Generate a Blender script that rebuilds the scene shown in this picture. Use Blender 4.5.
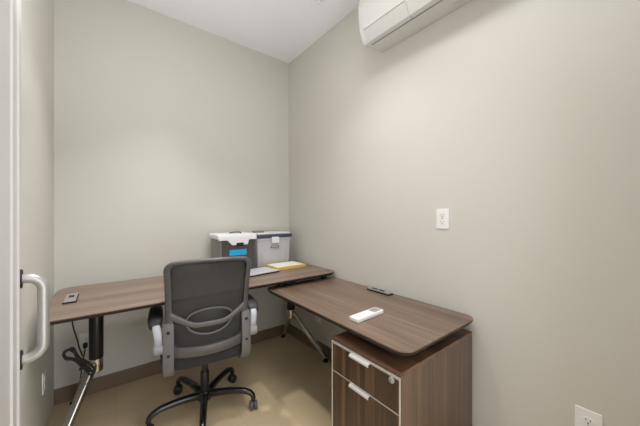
import bpy, bmesh, math
from math import sin, cos, pi, radians
from mathutils import Vector, Matrix

for o in list(bpy.data.objects):
    bpy.data.objects.remove(o)
scn = bpy.context.scene
COL = scn.collection

# ------------------------------------------------------------------ camera
H = 1.25
cam_d = bpy.data.cameras.new('camera')
cam = bpy.data.objects.new('camera', cam_d)
COL.objects.link(cam)
cam.location = (0, 0, H)
cam.rotation_euler = (radians(90), 0, -radians(37.766))
cam_d.sensor_width = 36
cam_d.lens = 273.56 * 36 / 640
cam_d.shift_y = 0.6 / 640
cam_d.clip_start = 0.02
scn.camera = cam

# ------------------------------------------------------------------ view + light
scn.view_settings.view_transform = 'Standard'
scn.view_settings.look = 'None'
scn.view_settings.gamma = 1
scn.view_settings.exposure = 0.0
scn.view_settings.use_curve_mapping = False

world = bpy.data.worlds.new('world')
scn.world = world
world.use_nodes = True
bg = world.node_tree.nodes['Background']
bg.inputs[0].default_value = (0.95, 0.98, 1.0, 1)
bg.inputs[1].default_value = 2.65

def area_lamp(name, loc, rot, size, power, color=(1, 1, 1), shape='DISK', size_y=None):
    l = bpy.data.lights.new(name, 'AREA')
    l.shape = shape
    l.size = size
    if size_y:
        l.size_y = size_y
    l.energy = power
    l.color = color
    o = bpy.data.objects.new(name, l)
    o.location = loc
    o.rotation_euler = rot
    COL.objects.link(o)
    return o
def spot_lamp(name, loc, deg, power, color=(1, 1, 1), radius=0.05, blend=1.0):
    l = bpy.data.lights.new(name, 'SPOT')
    l.spot_size = radians(deg)
    l.spot_blend = blend
    l.shadow_soft_size = radius
    l.energy = power
    l.color = color
    o = bpy.data.objects.new(name, l)
    o.location = loc
    COL.objects.link(o)
    return o
FILL_LAMPS = [(0.50, 0.55, 11.0, 0.6)]  # added overhead fill, balances room brightness, no known lamp here
SPOTS = [(0.28, 1.85, 80, 76), (0.85, 1.18, 56, 100)]  # first beam inferred from shadows, second added as fill
for (x, y, pw, dg) in SPOTS:
    spot_lamp('downlight_or_fill_beam', (x, y, 2.79), dg, pw, (0.99, 0.985, 0.98))
for (x, y, pw, sz) in FILL_LAMPS:
    area_lamp('ceiling_fill_light', (x, y, 2.79), (0, 0, 0), sz, pw, (0.98, 0.985, 1.0))
# added uplight without a fixture, imitating flash bounced off the ceiling
area_lamp('bounce_light', (0.2, 1.2, 1.7), (pi, 0, 0), 0.5, 6.3, (1.0, 0.985, 0.97))

XL, XR, YB, YF, HC = -0.2794, 1.5035, 2.478, -0.9, 2.83

# ------------------------------------------------------------------ materials
def srgb(r, g, b):
    def f(c):
        c /= 255
        return c / 12.92 if c <= 0.04045 else ((c + 0.055) / 1.055) ** 2.4
    return (f(r), f(g), f(b), 1)

def mat(name, col, rough=0.5, metal=0.0, noise=0.0, nscale=20, bump=0.0, bscale=200, coat=0.0, alpha=1.0, spec=None):
    m = bpy.data.materials.new(name)
    m.use_nodes = True
    nt = m.node_tree
    b = nt.nodes['Principled BSDF']
    b.inputs['Base Color'].default_value = col
    b.inputs['Roughness'].default_value = rough
    b.inputs['Metallic'].default_value = metal
    b.inputs['Coat Weight'].default_value = coat
    b.inputs['Alpha'].default_value = alpha
    if spec is not None:
        b.inputs['Specular IOR Level'].default_value = spec
    tc = nt.nodes.new('ShaderNodeTexCoord')
    if noise:
        n = nt.nodes.new('ShaderNodeTexNoise')
        n.inputs['Scale'].default_value = nscale
        n.inputs['Detail'].default_value = 4
        nt.links.new(tc.outputs['Object'], n.inputs['Vector'])
        r = nt.nodes.new('ShaderNodeValToRGB')
        r.color_ramp.elements[0].position = 0.3
        r.color_ramp.elements[1].position = 0.7
        r.color_ramp.elements[0].color = tuple(c * (1 - noise) for c in col[:3]) + (1,)
        r.color_ramp.elements[1].color = tuple(min(1, c * (1 + noise)) for c in col[:3]) + (1,)
        nt.links.new(n.outputs['Fac'], r.inputs[0])
        nt.links.new(r.outputs[0], b.inputs['Base Color'])
    if bump:
        n2 = nt.nodes.new('ShaderNodeTexNoise')
        n2.inputs['Scale'].default_value = bscale
        nt.links.new(tc.outputs['Object'], n2.inputs['Vector'])
        bp = nt.nodes.new('ShaderNodeBump')
        bp.inputs['Strength'].default_value = bump
        bp.inputs['Distance'].default_value = 0.002
        nt.links.new(n2.outputs['Fac'], bp.inputs['Height'])
        nt.links.new(bp.outputs[0], b.inputs['Normal'])
    return m

def wood(name, dark, mid, light, axis, rough=0.35, coat=0.3, fine=55.0, band=7.0, seam=0.0):
    """walnut laminate, grain running along axis (0,1,2)"""
    m = bpy.data.materials.new(name)
    m.use_nodes = True
    nt = m.node_tree
    b = nt.nodes['Principled BSDF']
    b.inputs['Roughness'].default_value = rough
    b.inputs['Coat Weight'].default_value = coat
    b.inputs['Coat Roughness'].default_value = 0.3
    tc = nt.nodes.new('ShaderNodeTexCoord')
    def stretched(scale, along, seed, detail=5, dist=0.0):
        mp = nt.nodes.new('ShaderNodeMapping')
        s = [scale] * 3
        s[axis] = along
        mp.inputs['Scale'].default_value = s
        mp.inputs['Location'].default_value = (seed, seed * 1.7, seed * 0.3)
        nt.links.new(tc.outputs['Object'], mp.inputs[0])
        n = nt.nodes.new('ShaderNodeTexNoise')
        n.inputs['Scale'].default_value = 1
        n.inputs['Detail'].default_value = detail
        n.inputs['Distortion'].default_value = dist
        nt.links.new(mp.outputs[0], n.inputs['Vector'])
        return n.outputs['Fac']
    a = stretched(band, 0.5, 3.1, 3, 0.5)
    c = stretched(fine, 1.6, 8.4, 6)
    mix = nt.nodes.new('ShaderNodeMix')
    mix.data_type = 'FLOAT'
    mix.inputs[0].default_value = 0.5
    nt.links.new(a, mix.inputs[2])
    nt.links.new(c, mix.inputs[3])
    r = nt.nodes.new('ShaderNodeValToRGB')
    e = r.color_ramp.elements
    e[0].position = 0.36; e[0].color = dark
    e[1].position = 0.66; e[1].color = light
    k = e.new(0.5); k.color = mid
    nt.links.new(mix.outputs[0], r.inputs[0])
    nt.links.new(r.outputs[0], b.inputs['Base Color'])
    return m

M = {}
M['wall'] = mat('wall_paint', srgb(206, 203.5, 195.5), 0.75, noise=0.012, nscale=2.0, bump=0.06, bscale=350)
M['ceiling'] = mat('ceiling_paint', srgb(240, 241, 247), 0.9, noise=0.01, nscale=3)
M['base'] = mat('baseboard_vinyl', srgb(120, 102, 83), 0.5, noise=0.05, nscale=12)
M['door'] = mat('door_white', srgb(206, 203, 202), 0.4)
M['white'] = mat('white_plastic', srgb(232, 232, 230), 0.35)
M['acwhite'] = mat('air_conditioner_white', srgb(206, 204, 202), 0.32, coat=0.2)
M['acgrey'] = mat('air_conditioner_grey', srgb(196, 195, 193), 0.4)
M['slot'] = mat('dark_slot', srgb(50, 50, 52), 0.6)
M['outlet'] = mat('outlet_white', srgb(236, 236, 236), 0.35)
M['hole'] = mat('socket_dark', srgb(35, 33, 32), 0.6)
M['satin'] = mat('satin_nickel', srgb(180, 178, 175), 0.35, 0.6)
M['chrome'] = mat('polished_metal', srgb(200, 198, 195), 0.16, 1.0)
M['alu'] = mat('aluminium_edge', srgb(215, 213, 208), 0.35, 0.4)
M['black'] = mat('black_powder_coat', srgb(22, 22, 26), 0.4)
M['rubber'] = mat('black_rubber', srgb(24, 22, 22), 0.7)
M['cable'] = mat('black_cable', srgb(12, 12, 13), 0.6)
M['frame'] = mat('charcoal_plastic', srgb(104, 101, 101), 0.42, noise=0.05, nscale=60)
M['bframe'] = mat('dark_charcoal_plastic', srgb(88, 85, 85), 0.4, noise=0.05, nscale=60)
M['armgrey'] = mat('light_grey_plastic', srgb(176, 178, 186), 0.4)
M['pivot'] = mat('mid_grey_plastic', srgb(140, 140, 143), 0.4)
M['pad'] = mat('arm_pad_black', srgb(48, 47, 49), 0.55)
M['fabric'] = mat('seat_fabric', srgb(50, 48, 50), 0.95, noise=0.3, nscale=400, bump=0.4, bscale=500)
M['lumbar'] = mat('lumbar_plastic', srgb(34, 33, 33), 0.4)
M['gasblack'] = mat('base_black_gloss', srgb(20, 20, 21), 0.22, coat=0.5)
M['caster'] = mat('caster_grey', srgb(88, 87, 88), 0.5)
M['casterb'] = mat('caster_black', srgb(26, 26, 27), 0.5)
WD, WM, WL = srgb(62, 44, 34), srgb(86, 64, 50), srgb(112, 88, 70)
M['woodx'] = wood('walnut_grain_along_width', srgb(96, 77, 66), srgb(122, 101, 87), srgb(148, 126, 110), 0, 0.42, 0.35)
M['woody'] = wood('walnut_grain_along_depth', srgb(86, 66, 54), srgb(113, 91, 76), srgb(140, 117, 100), 1, 0.42, 0.35)
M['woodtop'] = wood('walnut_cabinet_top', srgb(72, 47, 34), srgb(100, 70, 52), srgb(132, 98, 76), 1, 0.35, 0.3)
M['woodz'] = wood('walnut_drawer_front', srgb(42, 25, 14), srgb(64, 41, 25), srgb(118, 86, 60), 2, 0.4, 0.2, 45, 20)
M['woodside_lit'] = wood('walnut_cabinet_side_lit', srgb(80, 64, 51), srgb(98, 79, 64), srgb(116, 95, 78), 2, 0.42, 0.2, 120, 26)  # paler than the drawer front: light falling on this side put into colour
M['edge'] = mat('dark_edge_band', srgb(40, 29, 24), 0.5)
M['boxdark'] = mat('box_charcoal', srgb(70, 66, 66), 0.4)
M['boxside'] = mat('box_side_grey', srgb(128, 124, 122), 0.35)
M['lid'] = mat('box_lid_white', srgb(224, 224, 226), 0.35)
M['tape'] = mat('blue_tape', srgb(30, 160, 215), 0.55, noise=0.08, nscale=90)
M['clear'] = mat('box_frosted_grey', srgb(190, 188, 190), 0.25, noise=0.03, nscale=25)
M['navy'] = mat('box_lid_navy', srgb(66, 70, 88), 0.4)
M['paper'] = mat('white_paper', srgb(232, 228, 216), 0.8)
M['yellow'] = mat('yellow_folder', srgb(214, 176, 98), 0.7)
M['laptop'] = mat('silver_shell', srgb(200, 200, 204), 0.4, 0.2)
M['lcd'] = mat('grey_display', srgb(150, 152, 152), 0.3)
M['taupe'] = mat('taupe_card', srgb(140, 118, 104), 0.7)

def mesh_fabric():
    m = bpy.data.materials.new('mesh_weave')
    m.use_nodes = True
    nt = m.node_tree
    b = nt.nodes['Principled BSDF']
    b.inputs['Base Color'].default_value = srgb(66, 64, 64)
    b.inputs['Roughness'].default_value = 0.8
    b.inputs['Alpha'].default_value = 0.78
    return m
M['mesh'] = mesh_fabric()

def floor_mat():
    m = bpy.data.materials.new('floor_tile')
    m.use_nodes = True
    nt = m.node_tree
    b = nt.nodes['Principled BSDF']
    b.inputs['Roughness'].default_value = 0.42
    tc = nt.nodes.new('ShaderNodeTexCoord')
    mp = nt.nodes.new('ShaderNodeMapping')
    mp.inputs['Location'].default_value = (-0.65 + 0.61 * 3, -1.57 + 0.61 * 5, 0)
    nt.links.new(tc.outputs['Object'], mp.inputs[0])
    br = nt.nodes.new('ShaderNodeTexBrick')
    br.offset = 0.0
    br.inputs['Scale'].default_value = 1
    br.inputs['Brick Width'].default_value = 0.61
    br.inputs['Row Height'].default_value = 0.61
    br.inputs['Mortar Size'].default_value = 0.0025
    br.inputs['Mortar Smooth'].default_value = 0.4
    br.inputs['Color1'].default_value = srgb(216, 195, 159)
    br.inputs['Color2'].default_value = srgb(213, 191, 155)
    br.inputs['Mortar'].default_value = srgb(203, 182, 147)
    nt.links.new(mp.outputs[0], br.inputs['Vector'])
    n = nt.nodes.new('ShaderNodeTexNoise')
    n.inputs['Scale'].default_value = 3.5
    n.inputs['Detail'].default_value = 5
    nt.links.new(tc.outputs['Object'], n.inputs['Vector'])
    r = nt.nodes.new('ShaderNodeValToRGB')
    r.color_ramp.elements[0].position = 0.3
    r.color_ramp.elements[0].color = (0.88, 0.87, 0.86, 1)
    r.color_ramp.elements[1].position = 0.7
    r.color_ramp.elements[1].color = (1, 1, 1, 1)
    nt.links.new(n.outputs['Fac'], r.inputs[0])
    mx = nt.nodes.new('ShaderNodeMix')
    mx.data_type = 'RGBA'
    mx.blend_type = 'MULTIPLY'
    mx.inputs[0].default_value = 1
    nt.links.new(br.outputs['Color'], mx.inputs[6])
    nt.links.new(r.outputs[0], mx.inputs[7])
    nt.links.new(mx.outputs[2], b.inputs['Base Color'])
    return m
M['floor'] = floor_mat()

# ------------------------------------------------------------------ geometry helpers
def obj(name, bm, m, parent=None, smooth=False, bevel=0, segs=2):
    bmesh.ops.recalc_face_normals(bm, faces=bm.faces)
    me = bpy.data.meshes.new(name)
    bm.to_mesh(me)
    bm.free()
    if smooth:
        for p in me.polygons:
            p.use_smooth = True
    me.materials.append(m if not isinstance(m, str) else M[m])
    o = bpy.data.objects.new(name, me)
    COL.objects.link(o)
    if parent:
        o.parent = parent
    if bevel:
        bv = o.modifiers.new('bevel', 'BEVEL')
        bv.width = bevel
        bv.segments = segs
        bv.limit_method = 'ANGLE'
        bv.angle_limit = radians(40)
        for p in me.polygons:
            p.use_smooth = True
        wn = o.modifiers.new('normals', 'WEIGHTED_NORMAL')
        wn.keep_sharp = False
    elif smooth:
        try:
            me.set_sharp_from_angle(angle=radians(40))
        except Exception:
            pass
    return o

def thing(name, label, cat, loc=(0, 0, 0), rotz=0, group=None):
    o = bpy.data.objects.new(name, None)
    COL.objects.link(o)
    o.empty_display_size = 0.05
    o.location = loc
    o.rotation_euler = (0, 0, rotz)
    o['label'] = label
    o['category'] = cat
    if group:
        o['group'] = group
    return o

def tag(o, label, cat, group=None):
    o['label'] = label
    o['category'] = cat
    if group:
        o['group'] = group
    return o

def struct(name, bm, m, parent=None, bevel=0):
    o = obj(name, bm, m, parent, bevel=bevel)
    o['kind'] = 'structure'
    return o

def box(bm, x0, x1, y0, y1, z0, z1):
    vs = [bm.verts.new((x, y, z)) for x in (x0, x1) for y in (y0, y1) for z in (z0, z1)]
    for f in ((0, 1, 3, 2), (4, 6, 7, 5), (0, 4, 5, 1), (2, 3, 7, 6), (0, 2, 6, 4), (1, 5, 7, 3)):
        bm.faces.new([vs[i] for i in f])
    return bm

def bx(x0, x1, y0, y1, z0, z1):
    return box(bmesh.new(), x0, x1, y0, y1, z0, z1)

def prism(bm, pts, ax, a0, a1):
    """extrude 2D polygon along axis ax ('x': pts=(y,z), 'y': (x,z), 'z': (x,y))"""
    def P(p, a):
        return {'x': (a, p[0], p[1]), 'y': (p[0], a, p[1]), 'z': (p[0], p[1], a)}[ax]
    A = [bm.verts.new(P(p, a0)) for p in pts]
    B = [bm.verts.new(P(p, a1)) for p in pts]
    bm.faces.new(A)
    bm.faces.new(B[::-1])
    n = len(pts)
    for i in range(n):
        bm.faces.new([A[i], B[i], B[(i + 1) % n], A[(i + 1) % n]])
    return bm

def rrect(x0, x1, y0, y1, r, n=6, radii=None):
    rs = radii or (r, r, r, r)      # order: (x1,y1) (x0,y1) (x0,y0) (x1,y0)
    out = []
    for (cx, cy, a0, q) in ((x1, y1, 0, rs[0]), (x0, y1, 90, rs[1]), (x0, y0, 180, rs[2]), (x1, y0, 270, rs[3])):
        sx = -1 if cx == x1 else 1
        sy = -1 if cy == y1 else 1
        for i in range(n + 1):
            t = radians(a0 + 90 * i / n)
            out.append((cx + sx * q + q * cos(t), cy + sy * q + q * sin(t)))
    return out

def smooth_path(pts, n=8, closed=False):
    P = [Vector(p) for p in pts]
    out = []
    m = len(P)
    rng = range(m if closed else m - 1)
    for i in rng:
        p0 = P[(i - 1) % m] if (closed or i > 0) else P[0] * 2 - P[1]
        p1, p2 = P[i], P[(i + 1) % m]
        p3 = P[(i + 2) % m] if (closed or i + 2 < m) else P[-1] * 2 - P[-2]
        for k in range(n):
            t = k / n
            out.append(0.5 * ((2 * p1) + (-p0 + p2) * t + (2 * p0 - 5 * p1 + 4 * p2 - p3) * t * t + (-p0 + 3 * p1 - 3 * p2 + p3) * t ** 3))
    if not closed:
        out.append(P[-1])
    return out

def tube(bm, pts, r, seg=12, closed=False, ref=None, prof=None):
    """sweep a circle (or prof: list of (a,b)) along pts"""
    P = [Vector(p) for p in pts]
    n = len(P)
    rings = []
    up = Vector(ref) if ref else None
    prev = None
    for i in range(n):
        if closed:
            t = (P[(i + 1) % n] - P[i - 1]).normalized()
        else:
            t = (P[min(i + 1, n - 1)] - P[max(i - 1, 0)]).normalized()
        if up is not None:
            a = (up - t * up.dot(t)).normalized()
        elif prev is None:
            g = Vector((0, 0, 1)) if abs(t.z) < 0.9 else Vector((1, 0, 0))
            a = (g - t * g.dot(t)).normalized()
        else:
            a = (prev - t * prev.dot(t)).normalized()
        prev = a
        b = t.cross(a)
        rr = r[i] if isinstance(r, (list, tuple)) else r
        if prof:
            rings.append([bm.verts.new(P[i] + a * u * rr + b * v * rr) for (u, v) in prof])
        else:
            rings.append([bm.verts.new(P[i] + a * rr * cos(2 * pi * k / seg) + b * rr * sin(2 * pi * k / seg)) for k in range(seg)])
    s = len(rings[0])
    for i in range(n if closed else n - 1):
        A, B = rings[i], rings[(i + 1) % n]
        for k in range(s):
            bm.faces.new([A[k], A[(k + 1) % s], B[(k + 1) % s], B[k]])
    if not closed:
        bm.faces.new(rings[0][::-1])
        bm.faces.new(rings[-1])
    return bm

def lathe(bm, prof, c=(0, 0, 0), axis='z', seg=24):
    """prof: list of (r, h)"""
    def P(r, h, t):
        u, v = r * cos(t), r * sin(t)
        q = {'z': (u, v, h), 'x': (h, u, v), 'y': (u, h, v)}[axis]
        return (c[0] + q[0], c[1] + q[1], c[2] + q[2])
    rings = [[bm.verts.new(P(r, h, 2 * pi * k / seg)) for k in range(seg)] for (r, h) in prof]
    for A, B in zip(rings, rings[1:]):
        for k in range(seg):
            bm.faces.new([A[k], A[(k + 1) % seg], B[(k + 1) % seg], B[k]])
    bm.faces.new(rings[0][::-1])
    bm.faces.new(rings[-1])
    return bm

def cyl(c, r, h, axis='z', seg=24, e=0.0):
    e = e or min(r, h) * 0.12
    return lathe(bmesh.new(), [(r - e, 0), (r, e), (r, h - e), (r - e, h)], c, axis, seg)

# ------------------------------------------------------------------ room
struct('floor', bx(XL - 0.1, XR + 0.1, YF, YB + 0.1, -0.08, 0), 'floor')
struct('ceiling', bx(XL - 0.1, XR + 0.1, YF, YB + 0.1, HC, HC + 0.08), 'ceiling')
struct('wall_back', bx(XL - 0.1, XR + 0.1, YB, YB + 0.1, 0, HC), 'wall')
struct('wall_right', bx(XR, XR + 0.1, YF, YB, 0, HC), 'wall')
struct('wall_left', bx(XL - 0.1, XL, YF, YB, 0, HC), 'wall')
# front wall behind the camera: doorway with header
fw = bx(XL - 0.1, XR + 0.1, -0.14, -0.03, 2.12, HC)
box(fw, 1.06, XR + 0.1, -0.14, -0.03, 0, 2.12)
struct('wall_front', fw, 'wall')
bm = prism(bmesh.new(), [(YB, 0), (YB, 0.1), (YB - 0.006, 0.1), (YB - 0.011, 0.092), (YB - 0.012, 0)], 'x', XL, XR)
struct('baseboard_back', bm, 'base')
bm = prism(bmesh.new(), [(XR, 0), (XR, 0.1), (XR - 0.006, 0.1), (XR - 0.011, 0.092), (XR - 0.012, 0)], 'y', YF, YB - 0.012)
struct('baseboard_right', bm, 'base')

# white door leaf standing open against the left wall
hx, hy = -0.092, 0.10
lx, ly = -0.1820, 1.058
ang = math.atan2(ly - hy, lx - hx)          # direction of leaf
L = math.hypot(lx - hx, ly - hy)
door = bx(0, L, 0, 0.042, 0.012, 2.08)     # local: x along leaf, y = thickness to the left
dr = struct('door_1', door, 'door', bevel=0.004)
dr.location = (hx, hy, 0)
dr.rotation_euler = (0, 0, ang)
tag(dr, 'white door leaf standing open at the left edge with a tubular pull handle', 'door')
bm = bmesh.new()
for s in (L - 0.085, L - 0.2):
    prism(bm, [(s - 0.008, 0.0), (s - 0.004, -0.004), (s + 0.004, -0.004), (s + 0.008, 0.0)], 'z', 0.02, 2.07)
o = obj('stile_bead', bm, 'door', dr)
hz, hh = 0.979, 0.104
hxl = L - 0.036
bm = bmesh.new()
pts = [(hxl, 0, hz + hh)]
out = -0.043
rc = 0.032
for i in range(9):
    t = radians(90 * i / 8)
    pts.append((hxl, out + rc - rc * sin(t), hz + hh - rc + rc * cos(t)))
for i in range(9):
    t = radians(90 * i / 8)
    pts.append((hxl, out + rc - rc * cos(t), hz - hh + rc - rc * sin(t)))
pts.append((hxl, 0, hz - hh))
tube(bm, pts, 0.0122, 16)
o = obj('pull_handle', bm, 'satin', dr, smooth=True)
o['label'] = 'satin silver D-shaped pull handle'
for s in (1, -1):
    w = obj('rubber_washer', cyl((hxl, -0.005, hz + s * hh), 0.024, 0.005, 'y'), 'rubber', o, smooth=True)

# lamps out of frame: first inferred from shadows, other two added as fill
lab = ['small round recessed downlight nearest the back wall', 'added unseen fill downlight in front of the air conditioner', 'added unseen round fill lamp on the ceiling near the doorway']
emis = bpy.data.materials.new('lamp_diffuser')
emis.use_nodes = True
eb = emis.node_tree.nodes['Principled BSDF']
eb.inputs['Emission Color'].default_value = (1, 0.96, 0.9, 1)
eb.inputs['Emission Strength'].default_value = 3
for i, (x, y, sz) in enumerate([(a, b, 0.11) for (a, b, c, d) in SPOTS] + [(a, b, d) for (a, b, c, d) in FILL_LAMPS]):
    t = thing('lamp_or_fill_light', lab[i], 'lamp', (x, y, HC))
    r = sz / 2
    bm = lathe(bmesh.new(), [(r + 0.03, 0), (r + 0.028, -0.008), (r + 0.004, -0.014), (r + 0.002, -0.004)], seg=32)
    obj('trim_ring', bm, 'white', t, smooth=True)
    obj('diffuser', cyl((0, 0, -0.02), r, 0.018, seg=32), emis, t, smooth=True)

# fire sprinkler head on the ceiling
t = thing('sprinkler', 'small white fire sprinkler head on the ceiling at the top edge', 'sprinkler', (1.216, 1.585, HC))
obj('escutcheon', lathe(bmesh.new(), [(0.035, 0), (0.034, -0.004), (0.02, -0.012), (0.014, -0.014)]), 'white', t, smooth=True)
obj('sprinkler_head', lathe(bmesh.new(), [(0.01, -0.012), (0.01, -0.032), (0.006, -0.038), (0.016, -0.044), (0.016, -0.047)]), 'white', t, smooth=True)

# ------------------------------------------------------------------ air conditioner
ac = thing('air_conditioner', 'white wall mounted split air conditioner high on the right wall', 'air conditioner', (XR, 1.235, 2.34))
ACL = 0.82     # length toward -y ; local coords: x = -(distance from wall), z from bottom
prof = [(0, 0.022), (0, 0.315), (-0.16, 0.315), (-0.205, 0.305), (-0.232, 0.275), (-0.240, 0.22), (-0.238, 0.16), (-0.228, 0.09), (-0.208, 0.03), (-0.190, 0.004), (-0.176, 0.0)]
bm = prism(bmesh.new(), prof, 'y', -ACL, 0)
obj('housing', bm, 'acwhite', ac, bevel=0.006, segs=3)
# front panel, slightly proud, ending above the louver
pp = [(-0.16, 0.318), (-0.207, 0.309), (-0.236, 0.277), (-0.2445, 0.22), (-0.2425, 0.16), (-0.2275, 0.072), (-0.2235, 0.073), (-0.236, 0.16), (-0.238, 0.22), (-0.23, 0.274), (-0.203, 0.303), (-0.16, 0.313)]
bm = prism(bmesh.new(), pp, 'y', -ACL + 0.03, -0.03)
obj('front_panel', bm, 'acwhite', ac, bevel=0.0015)
# dark outlet slot and louver
bm = prism(bmesh.new(), [(-0.160, -0.0012), (-0.160, 0.006), (-0.153, 0.006), (-0.153, -0.0006)], 'y', -ACL + 0.05, -0.045)
obj('air_slot', bm, 'slot', ac)
lv = [(-0.2255, 0.064), (-0.2105, 0.029), (-0.1925, 0.001), (-0.178, -0.003), (-0.1605, -0.002), (-0.1605, 0.003), (-0.188, 0.006), (-0.206, 0.034), (-0.221, 0.066)]
for (a, b_) in ((-0.345, -0.04), (-0.78, -0.349)):
    bm = prism(bmesh.new(), lv, 'y', a, b_)
    obj('louver', bm, 'acgrey', ac, bevel=0.001)
for (a, b_) in ((-0.60, -0.52), (-0.70, -0.63)):
    bm = prism(bmesh.new(), [(-0.075, 0.0105), (-0.035, 0.0160), (-0.035, 0.020), (-0.075, 0.020)], 'y', a, b_)
    lb = obj('underside_sticker', bm, 'acgrey', ac)

# ------------------------------------------------------------------ outlets
def outlet(name, label, loc, rotz, w=0.074, h=0.114, double=True, switch=False):
    """local: faces +y... plate in xz plane, front towards -y"""
    t = thing(name, label, 'switch' if switch else 'outlet', loc, rotz)
    bm = bmesh.new()
    prism(bm, rrect(-w / 2, w / 2, -h / 2, h / 2, 0.004), 'y', -0.006, 0)
    obj('cover_plate', bm, 'outlet', t, bevel=0.0018)
    if switch:
        bm = prism(bmesh.new(), [(-0.006, -0.033), (-0.0105, -0.033), (-0.0075, 0.0), (-0.0105, 0.033), (-0.006, 0.033)], 'x', -0.016, 0.016)
        obj('rocker', bm, 'outlet', t, bevel=0.0008)
        return t
    for s in (1, -1):
        z = s * 0.0195
        bm = prism(bmesh.new(), [(0.0165 * cos(a) , z + max(-0.0135, min(0.0135, 0.0165 * sin(a)))) for a in [2 * pi * k / 28 for k in range(28)]], 'y', -0.0085, -0.006)
        f = obj('socket_face', bm, 'outlet', t)
        bm = bmesh.new()
        box(bm, -0.0078, -0.0054, -0.0092, -0.0084, z - 0.001, z + 0.0075)
        box(bm, 0.0054, 0.0078, -0.0092, -0.0084, z - 0.0005, z + 0.0065)
        lathe(bm, [(0.0028, -0.0092), (0.0028, -0.0084)], (0, 0, z - 0.0075), 'y', 10)
        obj('socket_slots', bm, 'hole', f)
    obj('plate_screw', cyl((0, -0.0085, 0), 0.003, 0.003, 'y', 12), 'satin', t)
    return t
outlet('wall_outlet', 'white duplex outlet at mid height on the right wall above the desk', (XR, 0.801, 1.221), -pi / 2)
outlet('wall_outlet', 'white duplex outlet low on the right wall at the bottom right corner', (XR, 0.205, 0.413), -pi / 2, 0.08, 0.122)
outlet('wall_outlet', 'white outlet low on the right wall beneath the side desk', (XR, 1.965, 0.325), -pi / 2)
outlet('wall_outlet', 'white outlet on the back wall behind the black desk column', (-0.118, YB, 0.372), 0)
outlet('wall_outlet', 'white outlet plate seen edge-on low on the left wall', (XL, 2.1, 0.335), pi / 2)

# ------------------------------------------------------------------ back desk
ZD = 0.775
def slab_desktop(x0, x1, y0, y1, z, m, parent, name='desktop', radii=None, r=0.06, th=0.024):
    bm = prism(bmesh.new(), rrect(x0, x1, y0, y1, r, 8, radii), 'z', z - 0.006, z)
    o = obj(name, bm, m, parent, bevel=0.0012)
    bm = bmesh.new()
    outl = rrect(x0, x1, y0, y1, r, 8, radii)
    cx, cy = (x0 + x1) / 2, (y0 + y1) / 2
    def inset(d):
        q = []
        for (x, y) in outl:
            dx, dy = x - cx, y - cy
            q.append((x - math.copysign(min(d, abs(dx)), dx), y - math.copysign(min(d, abs(dy)), dy)))
        return q
    lv_ = [(outl, z - 0.006), (inset(0.002), z - 0.012), (inset(0.014), z - th)]
    rings = [[bm.verts.new((x, y, zz)) for (x, y) in l] for (l, zz) in lv_]
    n = len(outl)
    for A, B in zip(rings, rings[1:]):
        for i in range(n):
            bm.faces.new([A[i], A[(i + 1) % n], B[(i + 1) % n], B[i]])
    bm.faces.new(rings[0]); bm.faces.new(rings[-1][::-1])
    obj('edge_band', bm, 'edge', o)
    return o

desk = thing('desk', 'long walnut desk along the back wall with chrome splayed legs', 'desk', (0, 0, 0))
slab_desktop(-0.248, 1.492, 1.688, 2.392, ZD, 'woodx', desk, radii=(0.06, 0.09, 0.05, 0.07))
def desk_leg(cx, cy, sx):
    lg = obj('leg_column', lathe(bmesh.new(), [(0.031, 0.40), (0.0345, 0.405), (0.0345, ZD - 0.03), (0.031, ZD - 0.0242)], (cx, cy, 0), seg=32), 'black', desk, smooth=True)
    obj('column_collar', lathe(bmesh.new(), [(0.024, 0.322), (0.032, 0.327), (0.0335, 0.337), (0.0335, 0.402), (0.03, 0.406)], (cx, cy, 0), seg=32), 'chrome', lg, smooth=True)
    for sy in (-1, 1):
        fx, fy = cx + sx * (0.17 if sy < 0 else 0.12), cy + sy * (0.275 if sy < 0 else 0.34)
        a = Vector((cx + sx * 0.012, cy + sy * 0.02, 0.375))
        b = Vector((fx, fy, 0.028))
        rect = [(u, v) for (u, v) in ((0.018, 0.013), (0.012, 0.020), (-0.012, 0.020), (-0.018, 0.013), (-0.018, -0.013), (-0.012, -0.020), (0.012, -0.020), (0.018, -0.013))]
        bm = tube(bmesh.new(), [a.lerp(b, k / 6) for k in range(7)], 1.0, prof=rect, ref=(0, 0, 1))
        st = obj('strut', bm, 'chrome', lg, bevel=0.002)
        obj('foot_pad', lathe(bmesh.new(), [(0.022, 0), (0.024, 0.004), (0.022, 0.012), (0.008, 0.016), (0.008, 0.03)], (fx, fy, 0)), 'rubber', lg, smooth=True)
    bm = bmesh.new()
    box(bm, cx - 0.05, cx + 0.05, cy - 0.27, cy + 0.25, ZD - 0.046, ZD - 0.0242)
    obj('top_bracket', bm, 'black', desk, bevel=0.003)
desk_leg(-0.055, 2.08, -1)
desk_leg(1.285, 2.08, 1)
obj('frame_rail', bx(0.0, 1.23, 2.04, 2.10, ZD - 0.05, ZD - 0.0242), 'black', desk, bevel=0.003)

# ------------------------------------------------------------------ return desk (side desk)
ZR = 0.72
ret = thing('return_desk', 'lower walnut side desk running forward along the right wall', 'desk', (0, 0, 0))
slab_desktop(0.885, 1.492, 0.612, 1.790, ZR, 'woody', ret, 'return_top', r=0.06, th=0.028)
for x in (1.0, 1.06, 1.405):
    obj('spacer_block', bx(x - 0.018, x + 0.018, 1.745, 1.78, ZR, ZD - 0.0242), 'black', ret, bevel=0.002)
# supports resting on the cabinet, hidden under the top
obj('mounting_bracket', bx(0.99, 1.40, 0.76, 0.80, 0.640, ZR - 0.0285), 'black', ret, bevel=0.002)
obj('mounting_bracket', bx(0.99, 1.40, 0.92, 0.96, 0.640, ZR - 0.0285), 'black', ret, bevel=0.002)

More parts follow.
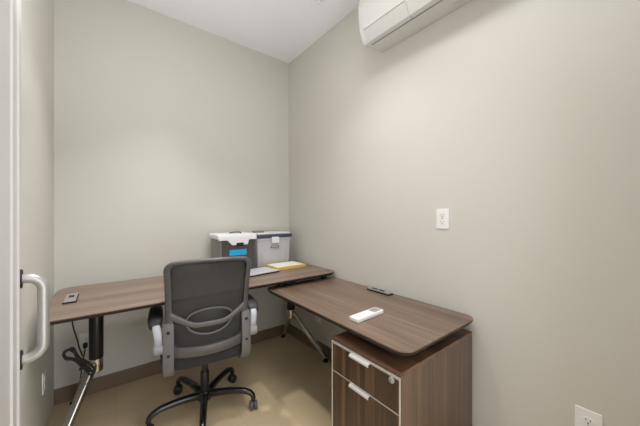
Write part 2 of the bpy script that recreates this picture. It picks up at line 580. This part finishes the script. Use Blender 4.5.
# ------------------------------------------------------------------ cabinet
cx0, cx1, cy0, cy1, cz = 0.882, 1.488, 0.636, 1.040, 0.640
cab = thing('file_cabinet', 'walnut two-drawer file cabinet supporting the side desk', 'cabinet', (0, 0, 0))
obj('top_panel', bx(cx0, cx1, cy0, cy1, cz - 0.018, cz), 'woodtop', cab, bevel=0.0015)
obj('side_panel', bx(cx0, cx1, cy0, cy0 + 0.018, 0.0, cz - 0.018), 'woodside_lit', cab, bevel=0.0012)
obj('side_panel', bx(cx0, cx1, cy1 - 0.018, cy1, 0.0, cz - 0.018), 'woodside_lit', cab, bevel=0.0012)
obj('back_panel', bx(cx1 - 0.014, cx1, cy0 + 0.018, cy1 - 0.018, 0.02, cz - 0.018), 'woodside_lit', cab)
obj('carcass', bx(cx0 + 0.03, cx1 - 0.02, cy0 + 0.018, cy1 - 0.018, 0.03, cz - 0.02), 'edge', cab)
bm = bmesh.new()
e = 0.006
box(bm, cx0 - 0.003, cx0, cy0, cy0 + e, 0.0, cz - 0.018)
box(bm, cx0 - 0.003, cx0, cy1 - e, cy1, 0.0, cz - 0.018)
box(bm, cx0 - 0.003, cx0, cy0 + e, cy1 - e, cz - 0.025, cz - 0.019)
o = obj('edge_trim', bm, 'alu', cab, bevel=0.0006)
o['label'] = 'pale aluminium edge trim'
dsplit = 0.478
def drawer(z0, z1, hzc, lock):
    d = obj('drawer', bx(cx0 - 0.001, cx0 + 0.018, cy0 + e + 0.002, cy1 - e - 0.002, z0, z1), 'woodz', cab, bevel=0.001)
    tr = obj('drawer_edge', bx(cx0 - 0.0022, cx0 + 0.016, cy0 + e + 0.002, cy1 - e - 0.002, z1, z1 + 0.0022), 'alu', d)
    yc = 0.843
    ln = 0.058
    # tab pull: top flange folded down with curved lip
    pr = [(cx0 + 0.002, z1 + 0.0045), (cx0 - 0.013, z1 + 0.0045), (cx0 - 0.019, z1 + 0.001), (cx0 - 0.021, z1 - 0.004), (cx0 - 0.020, z1 - 0.009), (cx0 - 0.017, z1 - 0.009), (cx0 - 0.0175, z1 - 0.004), (cx0 - 0.016, z1 - 0.001), (cx0 - 0.014, z1 + 0.002), (cx0 + 0.002, z1 + 0.002)]
    bm = prism(bmesh.new(), pr, 'y', yc - ln, yc + ln)
    hd = obj('tab_pull', bm, 'alu', d, bevel=0.0008)
    hd['label'] = 'silver tab pull'
    if lock:
        lk = obj('lock', lathe(bmesh.new(), [(0.013, 0), (0.013, -0.003), (0.011, -0.005), (0.0095, -0.0045), (0.0095, -0.007), (0.008, -0.008)], (cx0 - 0.001, 0.677, 0.597), 'x', 28), 'satin', d, smooth=True)
        obj('keyhole', bx(cx0 - 0.0096, cx0 - 0.0088, 0.6762, 0.6778, 0.592, 0.602), 'hole', lk)
drawer(dsplit + 0.001, cz - 0.030, 0.6, True)
drawer(0.03, dsplit - 0.004, 0.46, False)

# ------------------------------------------------------------------ power units
def power_unit(name, label, loc, rotz, w, l, h):
    t = thing(name, label, 'power unit', loc, rotz)
    obj('bezel', prism(bmesh.new(), rrect(-w / 2, w / 2, -l / 2, l / 2, 0.004), 'z', 0, h * 0.55), 'rubber', t, bevel=0.001)
    f = obj('lid_plate', prism(bmesh.new(), rrect(-w / 2 + 0.003, w / 2 - 0.003, -l / 2 + 0.003, l / 2 - 0.003, 0.003), 'z', h * 0.55, h), 'satin', t, bevel=0.001)
    for s in ((0.1,) if w > 0.052 else (-0.1, 0.22)):
        bm = bx(-w * 0.2, w * 0.22, s * l - l * 0.13, s * l + l * 0.13, h, h + 0.0012)
        obj('socket_panel', bm, 'rubber', f, bevel=0.0004)
    return t
power_unit('desk_power_unit', 'silver and black power unit set in the left end of the back desk', (-0.162, 2.045, ZD), 0, 0.056, 0.18, 0.012)
power_unit('desk_power_unit', 'black and silver power unit near the wall on the side desk', (1.45, 1.215, ZR), 0, 0.05, 0.19, 0.014)

# ------------------------------------------------------------------ cable bundle under the desk
cb = thing('power_cable', 'black power cable hanging in a tied bundle under the left desk end', 'cable', (0, 0, 0))
pts = smooth_path([(-0.137, 1.76, ZD - 0.027), (-0.132, 1.77, 0.70), (-0.118, 1.78, 0.63), (-0.112, 1.79, 0.59), (-0.10, 1.80, 0.54)], 6)
obj('drop_cord', tube(bmesh.new(), pts, 0.0032, 8), 'cable', cb, smooth=True)
bm = bmesh.new()
import random
rnd = random.Random(4)
for k in range(6):
    j = [rnd.uniform(-0.008, 0.008) for _ in range(6)]
    loop = [(-0.148 + j[0], 1.80 + j[5] * 0.5, 0.592 + j[1] * .5), (-0.168 + j[1] * .4, 1.80 + j[4] * 0.5, 0.575), (-0.160, 1.80 + j[2], 0.548 + j[2] * .5), (-0.128 + j[2] * .6, 1.805 + j[3], 0.528), (-0.098 + j[3] * .6, 1.815, 0.483 + j[3]),
            (-0.062 + j[4], 1.82 + j[0], 0.435 + j[4]), (-0.058, 1.815 + j[1] * 0.6, 0.462), (-0.085 + j[5] * .6, 1.81 + j[4], 0.50), (-0.118 + j[0] * .6, 1.80 + j[3], 0.54), (-0.13, 1.795 + j[1], 0.575 + j[0])]
    tube(bm, smooth_path(loop, 5, True), 0.0046, 7, closed=True)
obj('coiled_cord', bm, 'cable', cb, smooth=True)
bm = tube(bmesh.new(), [(-0.1 + 0.018 * cos(a) * 0.7, 1.806 + 0.016 * sin(a), 0.487 + 0.018 * cos(a) * 0.7) for a in [2 * pi * k / 16 for k in range(16)]], 0.003, 6, closed=True)
obj('cable_tie', bm, 'cable', cb, smooth=True)
pts = smooth_path([(-0.066, 1.82, 0.44), (-0.07, 1.85, 0.40), (-0.08, 1.93, 0.35), (-0.10, 2.05, 0.26), (-0.135, 2.2, 0.16), (-0.14, 2.35, 0.2), (-0.122, 2.455, 0.335)], 6)
obj('tail_cord', tube(bmesh.new(), pts, 0.0035, 8), 'cable', cb, smooth=True)
obj('plug', prism(bmesh.new(), rrect(-0.134, -0.110, 0.338, 0.366, 0.004), 'y', 2.435, 2.4695), 'rubber', cb, bevel=0.002)

# ------------------------------------------------------------------ things on the desks
# dark file box with white lid
fx0, fx1, fy0, fy1 = 0.683, 0.985, 2.165, 2.395
fb = thing('file_box', 'charcoal plastic file box with white lid and blue tape label', 'storage box', (0, 0, ZD))
bm = bmesh.new()
def tapered(bm, x0, x1, y0, y1, z0, z1, t):
    lo = rrect(x0 + t, x1 - t, y0 + t, y1 - t, 0.014, 4)
    hi = rrect(x0, x1, y0, y1, 0.016, 4)
    A = [bm.verts.new((x, y, z0)) for x, y in lo]
    B = [bm.verts.new((x, y, z1)) for x, y in hi]
    n = len(A)
    bm.faces.new(A[::-1]); bm.faces.new(B)
    for i in range(n):
        bm.faces.new([A[i], A[(i + 1) % n], B[(i + 1) % n], B[i]])
    return bm
obj('box_body', tapered(bm, fx0, fx1, fy0, fy1, 0, 0.27, 0.01), 'boxside', fb, smooth=True)
bm = prism(bmesh.new(), [(fx0 + 0.028, 0.0), (fx1 - 0.014, 0.0), (fx1 - 0.006, 0.262), (fx0 + 0.020, 0.262)], 'y', fy0 - 0.003, fy0 + 0.012)
o = obj('front_panel', bm, 'boxdark', fb, bevel=0.002)
o['label'] = 'dark charcoal front'
lid = obj('lid', prism(bmesh.new(), rrect(fx0 - 0.012, fx1 + 0.010, fy0 - 0.014, fy1 + 0.010, 0.018), 'z', 0.268, 0.308), 'lid', fb, bevel=0.01, segs=3)
xc = (fx0 + fx1) / 2 + 0.012
fl = [(fx0 - 0.008, 0.29), (fx0 - 0.008, 0.262), (fx0 + 0.06, 0.262), (xc - 0.065, 0.222), (xc + 0.065, 0.222), (fx1 - 0.06, 0.262), (fx1 + 0.006, 0.262), (fx1 + 0.006, 0.29)]
obj('lid_flap', prism(bmesh.new(), fl, 'y', fy0 - 0.016, fy0 - 0.004), 'lid', lid, bevel=0.003)
obj('lid_handle', tube(bmesh.new(), smooth_path([(xc - 0.05, 2.25, 0.306), (xc - 0.035, 2.25, 0.318), (xc + 0.035, 2.25, 0.318), (xc + 0.05, 2.25, 0.306)], 5), 0.005, 8), 'boxdark', lid, smooth=True)
obj('latch', bx(xc - 0.03, xc + 0.03, fy0 - 0.022, fy0 - 0.004, 0.212, 0.240), 'rubber', fb, bevel=0.004)
o = obj('tape_label', bx(xc - 0.082, xc + 0.060, fy0 - 0.0042, fy0 - 0.0025, 0.138, 0.184), 'tape', fb)
o['label'] = 'bright blue tape strip'

# clear file box
gx0, gx1, gy0, gy1 = 1.045, 1.388, 2.255, 2.448
gb = thing('file_box', 'frosted clear file box with navy and white lid in the corner', 'storage box', (0, 0, ZD))
obj('box_body', tapered(bmesh.new(), gx0, gx1, gy0, gy1, 0.0, 0.25, 0.008), 'clear', gb, smooth=True)
obj('rim', prism(bmesh.new(), rrect(gx0 - 0.006, gx1 + 0.006, gy0 - 0.006, gy1 + 0.006, 0.014), 'z', 0.232, 0.252), 'clear', gb, bevel=0.003)
ld = obj('lid', prism(bmesh.new(), rrect(gx0 - 0.010, gx1 + 0.014, gy0 - 0.012, gy1 + 0.008, 0.016), 'z', 0.252, 0.284), 'navy', gb, bevel=0.004)
obj('lid_insert', prism(bmesh.new(), rrect(gx0 + 0.0, gx1 + 0.002, gy0 + 0.002, gy1 - 0.004, 0.014), 'z', 0.284, 0.300), 'lid', ld, bevel=0.005)
xc = (gx0 + gx1) / 2 - 0.0
o = obj('latch', prism(bmesh.new(), rrect(xc - 0.038, xc + 0.038, 0.205, 0.262, 0.008), 'y', gy0 - 0.022, gy0 - 0.006), 'lid', gb, bevel=0.004)
obj('handle', tube(bmesh.new(), smooth_path([(xc - 0.04, gy0 - 0.004, 0.178), (xc - 0.032, gy0 - 0.012, 0.165), (xc + 0.032, gy0 - 0.012, 0.165), (xc + 0.04, gy0 - 0.004, 0.178)], 5), 0.005, 8), 'boxside', gb, smooth=True)
for x in (gx0 + 0.05, gx1 - 0.05):
    obj('body_rib', bx(x - 0.004, x + 0.004, gy0 - 0.001, gy0 + 0.012, 0.02, 0.23), 'clear', gb, bevel=0.002)

cd = obj('card_stack', prism(bmesh.new(), rrect(-0.045, 0.045, -0.035, 0.035, 0.004), 'z', 0, 0.014), 'taupe', bevel=0.003)
cd.location = (gx0 + 0.055, 2.36, ZD + 0.3005)
tag(cd, 'small taupe case lying on the lid of the clear file box', 'case')

# yellow-edged papers
pf = thing('folder_stack', 'yellow folder holding white papers on the back desk', 'folder', (1.255, 2.125, ZD), radians(2))
obj('folder', bx(-0.15, 0.15, -0.105, 0.105, 0, 0.004), 'yellow', pf)
obj('folder_block', bx(-0.148, 0.148, -0.103, 0.100, 0.004, 0.022), 'yellow', pf, bevel=0.002)
obj('paper_sheets', bx(-0.135, 0.132, -0.088, 0.085, 0.022, 0.0245), 'paper', pf)

# laptop
lp = thing('laptop', 'closed silver laptop on the back desk partly behind the chair', 'laptop', (0.975, 2.045, ZD), radians(8))
obj('laptop_base', prism(bmesh.new(), rrect(-0.15, 0.120, -0.10, 0.10, 0.01), 'z', 0.001, 0.009), 'rubber', lp, bevel=0.002)
obj('laptop_lid', prism(bmesh.new(), rrect(-0.15, 0.120, -0.10, 0.10, 0.01), 'z', 0.010, 0.0165), 'laptop', lp, bevel=0.002)

# remote
rm = thing('remote_control', 'white remote control with a grey display on the side desk', 'remote', (1.055, 0.966, ZR), radians(3))
obj('remote_body', prism(bmesh.new(), rrect(-0.104, 0.104, -0.031, 0.031, 0.01), 'z', 0, 0.019), 'white', rm, bevel=0.004, segs=3)
obj('display', prism(bmesh.new(), rrect(0.035, 0.092, -0.021, 0.021, 0.004), 'z', 0.019, 0.0198), 'lcd', rm)
obj('button_cover', prism(bmesh.new(), rrect(-0.092, 0.025, -0.024, 0.024, 0.004), 'z', 0.019, 0.0198), 'outlet', rm)

# ------------------------------------------------------------------ office chair
ch = thing('office_chair', 'charcoal mesh-back office chair on casters facing the back desk', 'chair', (0.485, 1.82, 0), radians(-8))
def yback(u, v):
    """surface of the backrest: local y for lateral u, height v"""
    t = (v - 0.47) / 0.53
    yc = -0.215 - 0.03 * t - 0.055 * t * t
    return yc + 0.055 * (abs(u) / 0.225) ** 2
def S(u, v, d=0.0):
    return (u, yback(u, v) + d, v)
def patch(bm, lo, hi, d0, d1):
    """closed shell between two matching curves lo/hi in (u,v), thickness d0..d1"""
    n = len(lo)
    def sub(a, b, k): return (a[0] + (b[0] - a[0]) * k, a[1] + (b[1] - a[1]) * k)
    K = 4
    F = [[bm.verts.new(S(*sub(lo[i], hi[i], k / K), d0 - (0.006 if 0 < k < K else 0))) for k in range(K + 1)] for i in range(n)]
    G = [[bm.verts.new(S(*sub(lo[i], hi[i], k / K), d1)) for k in range(K + 1)] for i in range(n)]
    return F, G, K
def shell(bm, lo, hi, d0, d1, closed):
    F, G, K = patch(bm, lo, hi, d0, d1)
    n = len(lo)
    for i in range(n if closed else n - 1):
        j = (i + 1) % n
        for k in range(K):
            bm.faces.new([F[i][k], F[i][k + 1], F[j][k + 1], F[j][k]])
            bm.faces.new([G[i][k], G[j][k], G[j][k + 1], G[i][k + 1]])
        bm.faces.new([F[i][0], F[j][0], G[j][0], G[i][0]])
        bm.faces.new([F[i][K], G[i][K], G[j][K], F[j][K]])
    if not closed:
        for i in (0, n - 1):
            for k in range(K):
                bm.faces.new([F[i][k], G[i][k], G[i][k + 1], F[i][k + 1]])
    return bm
ZT, ZB = 1.0, 0.468
def loop_pts(side_t, top_t, bot_t, inner):
    pts = []
    def hw(v):
        t = (v - ZB) / (ZT - ZB)
        return 0.226 + 0.014 * (1 - (2 * t - 1) ** 2) * -0.6 + 0.006 * t
    N = 14
    zt, zb = ZT - top_t, ZB + bot_t
    rt, rb = (0.055, 0.03) if not inner else (0.035, 0.03)
    # right side up
    for i in range(N + 1):
        v = zb + rb + (zt - rt - zb - rb) * i / N
        pts.append((hw(v) - side_t(v), v))
    for i in range(1, 8):
        a = radians(90 * i / 8)
        w = hw(zt - rt) - side_t(zt) - rt
        pts.append((w + rt * cos(a), zt - rt + rt * sin(a)))
    w = hw(zt - rt) - side_t(zt) - rt
    for i in range(0, 15):
        u = w - 2 * w * i / 14
        pts.append((u, zt + 0.010 * (1 - (u / w) ** 2)))
    for i in range(1, 8):
        a = radians(90 + 90 * i / 8)
        pts.append((-w + rt * cos(a), zt - rt + rt * sin(a)))
    for i in range(N + 1):
        v = zt - rt + (zb + rb - zt + rt) * i / N
        pts.append((-(hw(v) - side_t(v)), v))
    w = hw(zb + rb) - side_t(zb) - rb
    for i in range(1, 5):
        a = radians(180 + 90 * i / 5)
        pts.append((-w + rb * cos(a), zb + rb + rb * sin(a)))
    for i in range(0, 15):
        u = -w + 2 * w * i / 14
        pts.append((u, zb - 0.008 * (1 - (u / w) ** 2)))
    for i in range(1, 5):
        a = radians(270 + 90 * i / 5)
        pts.append((w + rb * cos(a), zb + rb + rb * sin(a)))
    return pts
zero = lambda v: 0.0
side = lambda v: 0.030 + 0.010 * max(0, min(1, (0.75 - v) / 0.2))
outer = loop_pts(zero, 0, 0, False)
inner = loop_pts(side, 0.019, 0.054, True)
bf = obj('back_frame', shell(bmesh.new(), outer, inner, -0.014, 0.014, True), 'bframe', ch, smooth=True)
# crossbar: dips towards the middle
us = [-0.205 + 0.41 * i / 24 for i in range(25)]
def bar_mid(u):
    k = abs(u) / 0.205
    return 0.640 + 0.068 * max(0, (k - 0.35) / 0.65) ** 1.25
lo = [(u, bar_mid(u) - 0.015 - 0.010 * (abs(u) / 0.205) ** 3) for u in us]
hi = [(u, bar_mid(u) + 0.013 + 0.012 * (abs(u) / 0.205) ** 3) for u in us]
obj('cross_bar', shell(bmesh.new(), lo, hi, -0.014, 0.008, False), 'frame', bf, smooth=True)
# mesh panel
bm = bmesh.new()
NU, NV = 16, 20
g = []
mi = [(u, v) for (u, v) in inner]
for j in range(NV + 1):
    v = 0.500 + (0.988 - 0.500) * j / NV
    w = 0.205 - (0.0 if v < 0.93 else 0.02 * ((v - 0.93) / 0.058) ** 2)
    g.append([bm.verts.new(S(-w + 2 * w * i / NU, v, 0.006)) for i in range(NU + 1)])
for j in range(NV):
    for i in range(NU):
        bm.faces.new([g[j][i], g[j][i + 1], g[j + 1][i + 1], g[j + 1][i]])
mp_ = obj('mesh_panel', bm, 'mesh', ch, smooth=True)
sd = mp_.modifiers.new('thickness', 'SOLIDIFY')
sd.thickness = 0.0015
# lumbar support: crescent dish seen above and below the crossbar
bm = bmesh.new()
N = 24
lo, hi = [], []
for i in range(N + 1):
    u = -0.115 + 0.23 * i / N
    k = max(0.0, 1 - (u / 0.1155) ** 2) ** 0.5
    lo.append((u, 0.648 - 0.070 * k + 0.10 * u * u / 0.0133 * 0.1))
    hi.append((u, 0.660 + 0.058 * k + 0.10 * u * u / 0.0133 * 0.1))
lu = obj('lumbar_support', shell(bm, lo, hi, -0.004, 0.003, False), 'lumbar', ch, smooth=True)
for (sgn, base, amp) in ((1, 0.668, 0.058), (-1, 0.655, -0.075)):
    pts = []
    for i in range(N + 1):
        u = -0.118 + 0.236 * i / N
        k = max(0.0, 1 - (u / 0.12) ** 2) ** 0.5
        pts.append(S(u, base + amp * k, -0.008))
    obj('lumbar_rim', tube(bmesh.new(), pts, 0.0055, 8), 'frame', lu, smooth=True)
# seat
bm = bmesh.new()
def sup(a, w, d, n=4.0):
    c, s = cos(a), sin(a)
    return (w * math.copysign(abs(c) ** (2 / n), c), d * math.copysign(abs(s) ** (2 / n), s))
levels = [(0.88, 0.385), (0.97, 0.392), (1.0, 0.41), (1.0, 0.44), (0.985, 0.462), (0.93, 0.477), (0.8, 0.484), (0.4, 0.482)]
rings = []
for (s, z) in levels:
    ring = []
    for k in range(48):
        x, y = sup(2 * pi * k / 48, 0.245 * s, 0.235 * s)
        dz = -0.03 * max(0, (y - 0.1) / 0.13) ** 2
        ring.append(bm.verts.new((x, y + 0.03, z + dz)))
    rings.append(ring)
for A, B in zip(rings, rings[1:]):
    for k in range(48):
        bm.faces.new([A[k], A[(k + 1) % 48], B[(k + 1) % 48], B[k]])
bm.faces.new(rings[0][::-1]); bm.faces.new(rings[-1])
obj('seat', bm, 'fabric', ch, smooth=True)
obj('seat_pan', prism(bmesh.new(), rrect(-0.2, 0.2, -0.16, 0.22, 0.05), 'z', 0.372, 0.388), 'frame', ch, bevel=0.005)
obj('tilt_mechanism', prism(bmesh.new(), [(-0.10, 0.372), (0.10, 0.372), (0.07, 0.325), (-0.06, 0.325)], 'x', -0.07, 0.07), 'black', ch, bevel=0.006)
o = obj('tilt_lever', tube(bmesh.new(), smooth_path([(0.05, 0.02, 0.35), (0.14, 0.02, 0.352), (0.2, 0.03, 0.348), (0.23, 0.03, 0.342)], 4), 0.005, 8), 'black', ch, smooth=True)
# brackets joining back and seat
for s in (-1, 1):
    path = [(-0.178, 0.665), (-0.19, 0.62), (-0.196, 0.56), (-0.198, 0.50), (-0.196, 0.44), (-0.180, 0.395), (-0.14, 0.375), (-0.05, 0.372)]
    path = smooth_path([(s * 0.205 - (s * 0.01 * max(0, i - 4) / 3), p[0] - 0.02, p[1]) for i, p in enumerate(path)], 5)
    pr = [(0.008, 0.026), (0.011, 0.018), (0.011, -0.018), (0.008, -0.026), (-0.008, -0.026), (-0.011, -0.018), (-0.011, 0.018), (-0.008, 0.026)]
    bm = bmesh.new()
    # profile wide in x, thin in path normal
    rings = []
    P = path
    for i in range(len(P)):
        t = (P[min(i + 1, len(P) - 1)] - P[max(i - 1, 0)]).normalized()
        b = Vector((1, 0, 0))
        a = t.cross(b).normalized()
        wsc = 1.0 if i > 2 else (0.8 + 0.1 * i)
        rings.append([bm.verts.new(P[i] + a * u + b * v * wsc) for (u, v) in pr])
    for A, B in zip(rings, rings[1:]):
        for k in range(8):
            bm.faces.new([A[k], A[(k + 1) % 8], B[(k + 1) % 8], B[k]])
    bm.faces.new(rings[0][::-1]); bm.faces.new(rings[-1])
    br = obj('back_bracket', bm, 'frame', ch, smooth=True)
    for z in (0.62, 0.50):
        obj('bracket_screw', cyl((s * 0.205, -0.232 + (0.004 if z > 0.6 else 0), z), 0.0085, 0.006, 'y', 16), 'hole', br, smooth=True)
    # arm: pivot, strut, pad
    pv = obj('arm_pivot', cyl((0.216 if s > 0 else -0.276, -0.195, 0.535), 0.031, 0.060, 'x', 28, e=0.008), 'pivot', ch, smooth=True)
    pth = smooth_path([(s * 0.250, -0.200, 0.555), (s * 0.252, -0.205, 0.60), (s * 0.262, -0.170, 0.648), (s * 0.266, -0.08, 0.660)], 5)
    rp = [(0.018, 0.006), (0.012, 0.010), (-0.012, 0.010), (-0.018, 0.006), (-0.018, -0.006), (-0.012, -0.010), (0.012, -0.010), (0.018, -0.006)]
    o = obj('arm_strut', tube(bmesh.new(), pth, 1.0, prof=rp, ref=(1, 0, 0)), 'armgrey', ch, smooth=True)
    o['label'] = 'light grey arm strut'
    # pad
    bm = bmesh.new()
    rings = []
    secs = [(-0.180, 0.640, 0.014, 0.010), (-0.172, 0.648, 0.028, 0.018), (-0.150, 0.662, 0.034, 0.020), (-0.11, 0.672, 0.037, 0.017), (-0.03, 0.678, 0.036, 0.015), (0.05, 0.676, 0.034, 0.014), (0.09, 0.672, 0.028, 0.012), (0.105, 0.669, 0.014, 0.007)]
    for (y, z, w, h) in secs:
        rings.append([bm.verts.new((s * 0.266 + sup(2 * pi * k / 20, w, h, 2.8)[0], y, z + sup(2 * pi * k / 20, w, h, 2.8)[1])) for k in range(20)])
    for A, B in zip(rings, rings[1:]):
        for k in range(20):
            bm.faces.new([A[k], A[(k + 1) % 20], B[(k + 1) % 20], B[k]])
    bm.faces.new(rings[0][::-1]); bm.faces.new(rings[-1])
    obj('arm_pad', bm, 'pad', ch, smooth=True)
# gas lift
obj('gas_cylinder', lathe(bmesh.new(), [(0.024, 0.085), (0.026, 0.09), (0.026, 0.25), (0.024, 0.255), (0.018, 0.256), (0.018, 0.33)]), 'black', ch, smooth=True)
hub = obj('base_hub', lathe(bmesh.new(), [(0.03, 0.075), (0.042, 0.08), (0.045, 0.10), (0.042, 0.125), (0.032, 0.135)]), 'gasblack', ch, smooth=True)
for k in range(5):
    a = radians(-35 + 8 + 72 * k)
    d = Vector((cos(a), sin(a), 0))
    prof_ = [(0.03, 0.108), (0.10, 0.118), (0.17, 0.122), (0.235, 0.120), (0.280, 0.108), (0.300, 0.090), (0.306, 0.066)]
    pth = smooth_path([d * r + Vector((0, 0, z)) for r, z in prof_], 5)
    lg = obj('base_leg', tube(bmesh.new(), pth, [0.023 - 0.009 * i / (len(pth) - 1) for i in range(len(pth))], 12), 'gasblack', ch, smooth=True)
    # caster
    cm = 'caster' if k in (0,) else 'casterb'
    st = obj('caster_stem', lathe(bmesh.new(), [(0.006, 0.05), (0.006, 0.068), (0.014, 0.070), (0.014, 0.076)], d * 0.306, seg=12), 'gasblack', lg, smooth=True)
    ca = a + [0.3, 1.2, -0.6, 0.5, 1.3][k]
    t = Vector((cos(ca), sin(ca), 0))
    for s in (-1, 1):
        bm = lathe(bmesh.new(), [(0.014, 0.006), (0.025, 0.004), (0.0275, 0.008), (0.0275, 0.018), (0.022, 0.024), (0.008, 0.026)], seg=24)
        # lathe axis z -> rotate to horizontal axis t
        R = Vector((0, 0, 1)).rotation_difference(t * s).to_matrix().to_4x4()
        bmesh.ops.transform(bm, matrix=Matrix.Translation(d * 0.306 + Vector((0, 0, 0.0276))) @ R, verts=bm.verts)
        obj('caster_wheel', bm, cm, lg, smooth=True)
    bm = bmesh.new()
    lathe(bm, [(0.012, -0.007), (0.02, -0.006), (0.02, 0.006), (0.012, 0.007)], seg=16)
    R = Vector((0, 0, 1)).rotation_difference(t).to_matrix().to_4x4()
    bmesh.ops.transform(bm, matrix=Matrix.Translation(d * 0.306 + Vector((0, 0, 0.035))) @ R, verts=bm.verts)
    obj('caster_yoke', bm, 'casterb', lg, smooth=True)
